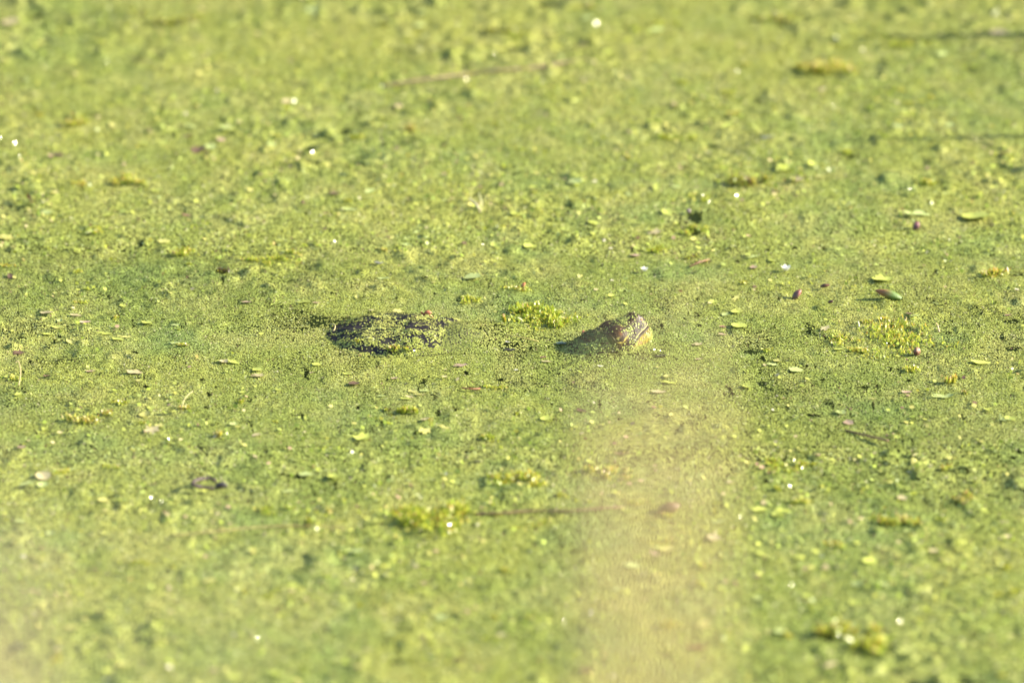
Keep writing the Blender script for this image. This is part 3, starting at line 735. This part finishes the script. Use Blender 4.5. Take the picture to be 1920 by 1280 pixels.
clump(412, 515, 22, 22, 150, 'dark purple brown knob of weed behind the tail side', 23, orange=.1, dark=.85)
clump(335, 478, 50, 20, 220, 'yellow green clump with a blue green shadow beyond the tail side', 24, orange=.25)
clump(510, 492, 60, 16, 200, 'low pale clump between the purple knob and the shell', 25, orange=.25)
clump(1390, 348, 46, 40, 330, 'tall olive clump with dark pockets far beyond the head', 26, orange=.3, dark=.25)
clump(1265, 262, 50, 18, 160, 'blue green low clump far beyond the head', 27, orange=.05)
clump(1535, 140, 90, 44, 330, 'tall yellow sprigs far beyond the snout', 28, orange=.6, spread=.35, depth=50)
clump(1500, 135, 30, 30, 90, 'short yellow sprig beside the tall far ones', 29, orange=.6, spread=.35)
clump(300, 45, 100, 24, 330, 'dark green heap of weed very far on the tail side', 30, orange=.1, dark=.45)
clump(930, 66, 50, 24, 200, 'dark reddish heap of weed very far beyond the shell', 31, orange=.1, dark=.6)
clump(1450, 42, 60, 24, 220, 'brownish heap of weed very far beyond the head', 32, orange=.2, dark=.4)
clump(668, 262, 30, 20, 110, 'blue green tuft far behind the shell', 33, orange=.1)
clump(770, 250, 24, 26, 90, 'orange tipped tuft far behind the shell', 34, orange=.6)
clump(245, 345, 50, 26, 200, 'spiky yellow green clump far on the tail side', 35, orange=.4)
clump(815, 978, 100, 42, 620, 'large bright green clump with wet glints nearer than the shell', 36, depth=90, orange=.2, wd=.0045)
clump(975, 905, 70, 26, 260, 'ragged green clump nearer than the neck', 37, orange=.3, wd=.004)
clump(1145, 892, 60, 28, 200, 'yellow ragged clump at the edge of the reed veil', 38, orange=.5, wd=.004)
clump(580, 985, 18, 26, 60, 'thin yellow green sprig behind the orange thread', 39, orange=.3)
clump(1570, 1190, 60, 40, 260, 'orange green clump very near on the snout side', 40, orange=.45, wd=.005)
clump(1635, 1212, 60, 44, 300, 'yellow green clump beside the very near orange one', 41, orange=.25, wd=.005)
clump(1480, 880, 80, 18, 200, 'low pale clump with glints nearer than the snout', 42, orange=.3, wd=.004)
clump(1665, 990, 60, 26, 180, 'pale yellow clump nearer than the orange sprig', 43, orange=.4, wd=.004)
clump(1710, 250, 1, 1, 4, 'tiny wisp far beyond the snout', 44)
clump(1800, 940, 50, 24, 120, 'pinkish green clump far out and nearer than the sprig', 45, orange=.6, wd=.004)
clump(150, 235, 60, 26, 170, 'yellow pale clump very far on the tail side', 46, orange=.5)
clump(30, 715, 34, 12, 90, 'grey green weed at the foot of the curling stem', 47, orange=.2)
clump(1300, 495, 60, 12, 140, 'brown green scraggy patch behind the snout', 48, orange=.2, dark=.4)
clump(1745, 350, 60, 18, 150, 'blue green clump far beyond the green spear bud', 49, orange=.15)
clump(1700, 90, 100, 22, 200, 'dark olive swell of weed very far beyond the snout', 50, orange=.1, dark=.2)
# lesser tufts
rn = random.Random(5); k = 0
while k < 95:
    px = rn.uniform(0, 1920); py = rn.uniform(5, 1275)
    dn = float(fbm(np.array([px/260.]), np.array([py/120.]), 500, 3)[0])
    if rn.random() > np.clip((dn-.38)*4, .03, 1): continue
    if not free_spot(px, py) or (440 < px < 1340 and 520 < py < 730): continue
    big = rn.uniform(.7, 1.5); org = rn.uniform(.05, .55)
    o = clump(px, py, rn.uniform(16, 46)*big, rn.uniform(6, 15)*big, int(rn.uniform(30, 110)*big), '', 900+k, depth=30*big, orange=org, wd=.0032, spread=1.0)
    tag(o, f"{'tiny' if big < .95 else 'low' if big < 1.2 else 'fuller'} {'orange tipped' if org > .3 else 'yellow green'} tuft {side_word(px)}, {row_word(py)}", 'water plant', f'tufts {side_word(px)}, {row_word(py)}'); k += 1

# ------------------------------------------------------------------ twigs, stems, buds, scraps
def tube(name, pts, rads, colr, mat, na=8):
    V = []; F_ = []
    pts = [Vector(p) for p in pts]
    P = []
    Rr = []
    for t in np.linspace(0, len(pts)-1, (len(pts)-1)*6+1):
        P.append(Vector(cat(np.array([tuple(p) for p in pts]), t))); Rr.append(float(np.interp(t, range(len(rads)), rads)))
    for i, p in enumerate(P):
        d = (P[min(i+1, len(P)-1)]-P[max(i-1, 0)]).normalized(); s = d.cross(Vector((0, 0, 1)))
        if s.length < 1e-3: s = Vector((1, 0, 0))
        s.normalize(); u = s.cross(d)
        for j in range(na):
            a = 2*math.pi*j/na; V.append(p+s*Rr[i]*math.cos(a)+u*Rr[i]*math.sin(a))
    for i in range(len(P)-1):
        for j in range(na): F_.append((i*na+j, i*na+(j+1) % na, (i+1)*na+(j+1) % na, (i+1)*na+j))
    F_.append(tuple(range(na))[::-1]); F_.append(tuple(range((len(P)-1)*na, len(P)*na)))
    me = mesh_from(name, V, F_)
    o = link(name, me, mat); o.color = (*colr, 1)
    return o
def on_mat(px, py, z):
    p = G(px, py, z); X = np.array([p[0]]); Y = np.array([p[1]])
    return float(max(mat_z(X, Y)[0], shell_z(X, Y)[0], hump_z(X, Y)[0]))
def gz(px, py, z): return G(px, py, z+on_mat(px, py, z)*.9)
def twig(name, pl, rad, colr, label, cat_='twig', na=8):
    return tag(tube(name, [gz(*p) for p in pl], [rad]*len(pl) if not isinstance(rad, list) else rad, colr, M_twig, na), label, cat_)
twig('twig', [(885, 962, .004), (940, 961, .0055), (1000, 957, .005), (1060, 957, .006), (1130, 952, .004), (1170, 950, .001)], .0017, (.17, .10, .055), 'long reddish brown twig half afloat nearer than the neck')
twig('twig', [(720, 161, .004), (765, 153, .007), (820, 146, .006), (880, 138, .003), (930, 132, .006), (1000, 127, .004), (1100, 110, .001)], .0019, (.22, .14, .09), 'long reddish twig lying far behind the shell')
twig('twig', [(320, 1003, .003), (400, 996, .006), (470, 989, .005), (560, 985, .003), (680, 990, 0)], .0013, (.34, .27, .10), 'orange plant thread lying nearer than the tail side', 'stem')
twig('twig', [(1585, 806, .003), (1620, 815, .006), (1665, 826, .008)], [.0012, .0018, .002], (.16, .09, .05), 'thin dark twig slanting nearer than the knobbly clump')
twig('twig', [(866, 727, .004), (885, 729, .006), (900, 728, .003)], .0015, (.24, .10, .04), 'short red brown twig below the front of the shell')
twig('twig', [(1292, 500, .003), (1310, 492, .009), (1330, 486, .004)], .0014, (.16, .08, .04), 'short brown twig behind the snout')
twig('curling_stem', [(35, 722, .002), (38, 706, .010), (38, 690, .020), (34, 677, .026), (29, 680, .024)], .0010, (.42, .34, .15), 'thin pale stem curling upright far out on the tail side', 'stem')
twig('curling_stem', [(341, 768, .002), (345, 750, .012), (355, 738, .018), (362, 733, .019)], .0008, (.40, .36, .16), 'thin pale stem bending up from the yellow sprig', 'stem')
twig('forked_stem', [(900, 398, .002), (895, 385, .010), (880, 372, .018)], .0012, (.60, .50, .36), 'pale leaning stalk of a pair far behind the shell', 'stem')
twig('forked_stem', [(902, 398, .002), (903, 380, .014), (898, 362, .022)], .0011, (.50, .50, .22), 'greenish upright stalk of a pair far behind the shell', 'stem')
twig('pale_spike', [(1761, 622, .001), (1758, 610, .010), (1755, 605, .016)], [.0016, .0012, .0004], (.62, .46, .25), 'thin pinkish spike beyond the knobbly clump', 'stem')
twig('pale_spike', [(1611, 612, .001), (1609, 602, .010)], [.0014, .0010], (.75, .70, .50), 'short white spike behind the knobbly clump', 'stem')
twig('yellow_stem', [(945, 626, .004), (985, 634, .006), (1010, 640, .003)], .0010, (.33, .28, .08), 'thin brown thread lying nearer than the mossy clump', 'stem')
twig('yellow_stem', [(620, 607, .001), (628, 610, .004), (626, 619, .004), (618, 621, .001)], .0012, (.35, .30, .14), 'small curved olive stem in the dark water behind the shell', 'stem')
# dark ring-shaped curl
ring = [(362, 905), (372, 899), (388, 898), (402, 901), (412, 908), (404, 914)]
twig('curled_stem', [(x, y, .010+.001*i) for i, (x, y) in enumerate([(400, 915), (380, 913), (364, 909), (362, 903), (374, 898), (392, 896), (404, 900)])], .0030, (.05, .028, .03), 'dark ring shaped curl of dead stem floating on the tail side', 'stem')
# brown lumps and buds: lathe-like bodies with ridges
def bud(px, py, L, wd, pitch, yaw, c0, c1, label, name='bud', z=.003, cat_='bud', seed=0):
    V = []; F_ = []; Cc = []; ns, na = 18, 20; rr = random.Random(seed)
    for i in range(ns+1):
        s = i/ns; r = wd*.5*(math.sin(math.pi*min(1, .12+.86*s))**.7)
        for j in range(na):
            a = 2*math.pi*j/na; q = r*(1+.10*math.sin(3*a+5*s+seed)+.05*math.sin(7*a+seed)+rr.uniform(-.04, .04))
            V.append((L*s, q*math.cos(a), q*math.sin(a)+.12*L*math.sin(2.2*s)*.3))
            k = min(1, max(0, (s-.35)/.4)); Cc.append([c0[t]*(1-k)+c1[t]*k for t in range(3)])
    for i in range(ns):
        for j in range(na): F_.append((i*na+j, i*na+(j+1) % na, (i+1)*na+(j+1) % na, (i+1)*na+j))
    F_.append(tuple(range(na))[::-1]); F_.append(tuple(range(ns*na, (ns+1)*na)))
    o = link(name, mesh_from(name, V, F_, vcol=Cc), M_bud); p = gz(px, py, z) if z < .01 else G(px, py, z)
    o.location = p; o.rotation_euler = (0, -R(pitch), R(yaw)); return tag(o, label, cat_)
M_bud = tint_mat('bud_skin', rough=.4, bump=.5)
bud(1690, 560, .048, .014, 16, 176, (.10, .16, .03), (.20, .09, .04), 'green spear bud with an orange tip lying ahead of the snout', z=.002, seed=1)
bud(1487, 560, .021, .011, 42, 20, (.10, .06, .05), (.24, .09, .08), 'pink tipped bud poking up ahead of the snout', z=.001, seed=2)
bud(1538, 537, .017, .0065, 8, 0, (.06, .025, .02), (.14, .06, .04), 'dark brown seed lying behind the pink tipped bud', 'seed', z=.005, cat_='seed', seed=3)
bud(1553, 567, .011, .006, 25, -35, (.05, .025, .025), (.10, .04, .04), 'dark seed nearer than the pink tipped bud', 'seed', z=.006, cat_='seed', seed=4)
bud(1716, 665, .014, .012, 60, 30, (.12, .05, .03), (.30, .16, .10), 'brown knob at the near edge of the big knobbly clump', 'bud', z=.002, seed=5)
bud(1236, 957, .034, .020, 12, 0, (.09, .055, .03), (.13, .08, .04), 'brown knob at the snout end of the long twig', 'bud', z=.002, seed=6)
bud(1714, 430, .016, .012, 50, 30, (.08, .04, .05), (.20, .08, .08), 'dark reddish knob far beyond the snout', 'bud', z=.002, seed=7)
bud(978, 538, .010, .006, 40, 30, (.30, .16, .06), (.40, .10, .04), 'orange tip on the tuft behind the shell front', 'bud', z=.013, seed=8)
bud(1093, 628, .009, .006, 50, 80, (.25, .12, .05), (.42, .16, .06), 'tiny orange brown bud on the back of the neck', 'bud', z=.020, seed=9)
bud(404, 910, .020, .011, 8, -12, (.03, .02, .03), (.05, .04, .05), 'dark lump at the end of the ring shaped curl', 'bud', z=.004, seed=10)
bud(1293, 400, .010, .008, 60, 160, (.06, .04, .04), (.14, .10, .10), 'greyish knob above the black pool', 'bud', z=.002, seed=11)
# rusty scrap on top of the shell: three folded pieces under one thing
s0 = G(800, 592, .032)
scrap = empty('seed_husk', s0); tag(scrap, 'rusty red seed husk perched on the crest of the shell', 'husk')
for i, (dx, dz, L, wd, pt, yw, cc) in enumerate(((-.004, .0065, .013, .007, -8, 5, (.26, .09, .04)), (-.003, .001, .010, .004, 35, 170, (.16, .05, .02)), (.004, .002, .010, .004, -40, 20, (.34, .22, .07)))):
    b_ = bud(0, 640, L, wd, pt, yw, cc, [v*1.2 for v in cc], None, name='husk_flap', cat_=None, seed=20+i); b_.parent = scrap; b_.location = (dx, 0, dz)
# white flower: petals as parts
def flower(px, py, r, label):
    p = gz(px, py, .004); t = empty('white_flower', p); tag(t, label, 'flower')
    for k in range(5):
        o = bpy.data.objects.new('petal', LM['oval'][k % 3]); C.objects.link(o); o.parent = t; o.color = (.80, .78, .70, 1); o.scale = (r, r*1.6, r)
        a = 2*math.pi*k/5+.4; o.location = (math.cos(a)*r*.32, math.sin(a)*r*.32, .003); o.rotation_euler = (R(12), -R(38), a)
flower(1473, 506, .013, 'white flower head floating beyond the snout')
flower(1208, 508, .010, 'small white flower head beyond the turtle head')

# added glossy facets, tilted to throw the sun at the camera as glints
def glint(px, py, mm, label):
    p = gz(px, py, .007); v = (Vector(CAM)-Vector(p)).normalized(); h = (v+SUNV).normalized()
    me = LM['round'][0].copy(); me.materials.clear(); me.materials.append(M_glint)
    o = bpy.data.objects.new('glint_facet', me); C.objects.link(o); o.location = p; o.scale = (mm*.001, mm*.001, mm*.0002); o.color = (.45, .5, .2, 1)
    o.rotation_euler = h.to_track_quat('Z', 'Y').to_euler(); tag(o, label, 'leaflet', 'wet facets added to glint in the sun')
for px, py, mm in ((1118, 44, 6), (857, 47, 2.6), (928, 101, 2.4), (28, 268, 5), (586, 285, 5), (0, 258, 4), (1381, 366, 6), (1330, 378, 3), (1318, 366, 2.4), (1383, 134, 3), (1018, 152, 2.2), (843, 982, 5), (774, 956, 4), (283, 932, 3.6), (303, 939, 2.2), (483, 1197, 2.6), (1573, 1188, 3.4), (1504, 876, 3.4), (1488, 862, 3), (1480, 911, 3.6), (1388, 968, 2.4), (316, 822, 3), (247, 342, 2.6), (905, 458, 2.2), (1780, 449, 2), (1663, 643, 2), (1227, 655, 3.5), (1238, 657, 2.5), (777, 657, 3), (1054, 945, 1.5), (1056, 1165, 2.6), (1485, 1095, 2.6), (1688, 1161, 2.4), (37, 293, 2.6), (1706, 354, 3), (1563, 200, 2.2), (200, 115, 2.2), (1207, 506, 2), (1090, 636, 1.5)):
    glint(px, py, mm, f'tiny wet leaflet added to flash white {side_word(px)}, {row_word(py)}')

# ------------------------------------------------------------------ wooded bank beyond the pond, mirrored dark in the open water
V = []; F_ = []; na, nz = 160, 26
for i in range(na+1):
    a = R(38+(142-38)*i/na)
    for j in range(nz+1):
        h = 30*j/nz*(.8+.4*float(fbm(np.array([i*.16]), np.array([1.]), 700, 3)[0])); b_ = 5*float(fbm(np.array([i*.3]), np.array([j*.4]), 702, 3)[0])
        r_ = 62-b_+4*(j/nz)**3; V.append((r_*math.cos(a), r_*math.sin(a), h-.3))
for i in range(na):
    for j in range(nz): F_.append((i*(nz+1)+j, (i+1)*(nz+1)+j, (i+1)*(nz+1)+j+1, i*(nz+1)+j+1))
vv = np.array(V); kk = fbm(vv[:, 0]*.8+vv[:, 1]*.3, vv[:, 2]*.9, 710, 4)[:, None]
tl = link('treeline', mesh_from('treeline', V, F_, vcol=np.array([.05, .075, .025])*(.4+1.2*kk)), tint_mat('woodland_foliage', rough=.8))
tag(tl, 'dark wooded bank standing beyond the far side of the pond', 'woods', kind='stuff')

# ------------------------------------------------------------------ reeds
def blade(base, tip, wid, colr, label, turn, name='reed'):
    root = empty(name, (base[0], base[1], 0)); tag(root, label, 'reed')
    t = Vector(tip)-Vector((base[0], base[1], 0)); L = t.length; n = 60; na = 12; V = []; F_ = []
    a = R(turn); side = Vector((math.cos(a), math.sin(a), 0)); nrm_ = Vector((-math.sin(a), math.cos(a), 0))
    for i in range(n+1):
        s_ = (i/n)**.6; d = (1-s_)*L; w_ = wid/2*min(1, max(.06, (d/.045)**.8)); c = Vector((0, 0, -.03)).lerp(t, s_)+nrm_*.012*math.sin(math.pi*s_)
        tw = .12*math.sin(6*s_)
        for j in range(na):
            b = 2*math.pi*j/na; sv = side*math.cos(tw)+nrm_*math.sin(tw); nv = nrm_*math.cos(tw)-side*math.sin(tw)
            V.append(c+sv*w_*math.cos(b)+nv*(.0012+.12*w_)*math.sin(b)+nv*.25*w_*math.cos(b)**2)
    for i in range(n):
        for j in range(na): F_.append((i*na+j, i*na+(j+1) % na, (i+1)*na+(j+1) % na, (i+1)*na+j))
    F_.append(tuple(range(na))[::-1]); F_.append(tuple(range(n*na, (n+1)*na)))
    o = link('leaf_blade', mesh_from('leaf_blade', V, F_), M_reed, root); o.color = (*colr, 1); return root
def reed(base, tip, wid, colr, label, tipw=.0015, leafy=False):
    root = empty('reed', (base[0], base[1], 0)); tag(root, label, 'reed')
    b = Vector((0, 0, -.03)); t = Vector(tip)-Vector((base[0], base[1], 0))
    L = t.length; pts = []; n = 9
    for i in range(n):
        s = i/(n-1); pts.append(b.lerp(t, s)+Vector((.004*math.sin(5*s), 0, 0))*math.sin(math.pi*s))
    def rad(s):
        d = (1-s)*L
        return max(tipw, wid/2*min(1, (d/.12)**.6 if d > 0 else 0))
    st = tube('stem', pts, [rad(i/(n-1)) if i < n-1 else tipw for i in range(n)], colr, M_reed, 14); st.parent = root
    return root
# one tan reed leaf rises close in front of the camera, another at the corner
p = CAM+ray(1222, 665)*2.45; blade((p[0]+.012, p[1]), (p[0], p[1], p[2]), .034, (.315, .240, .122), 'tan dead reed close before the camera, wholly blurred into a veil under the head', 38)
p = CAM+ray(-90, 960)*2.1; blade((p[0]-.008, p[1]), (p[0], p[1], p[2]), .026, (.33, .25, .165), 'tan dead reed close before the camera at the tail side corner', 38)
p = CAM+ray(200, 920)*1.5; blade((p[0]-.006, p[1]), (p[0], p[1], p[2]), .013, (.27, .27, .155), 'pale olive reed beside the camera of the three, hazing the tail side corner', 38)
# reeds standing beyond the snout side edge, whose shadows streak across the mat
for (px, py, hgt, wd, lb) in ((2080, 66, .30, .028, 'olive reed stub farthest back off the snout side, casting the broadest streak'), (2060, 256, .26, .015, 'slender olive reed stub off the snout side, casting the long middle streak'), (2040, 322, .12, .018, 'short olive reed stub off the snout side, casting the nearer short streak')):
    b = G(px, py, 0); reed((b[0], b[1]), (b[0]+.01, b[1]+.005, hgt), wd, (.30, .30, .12), lb)
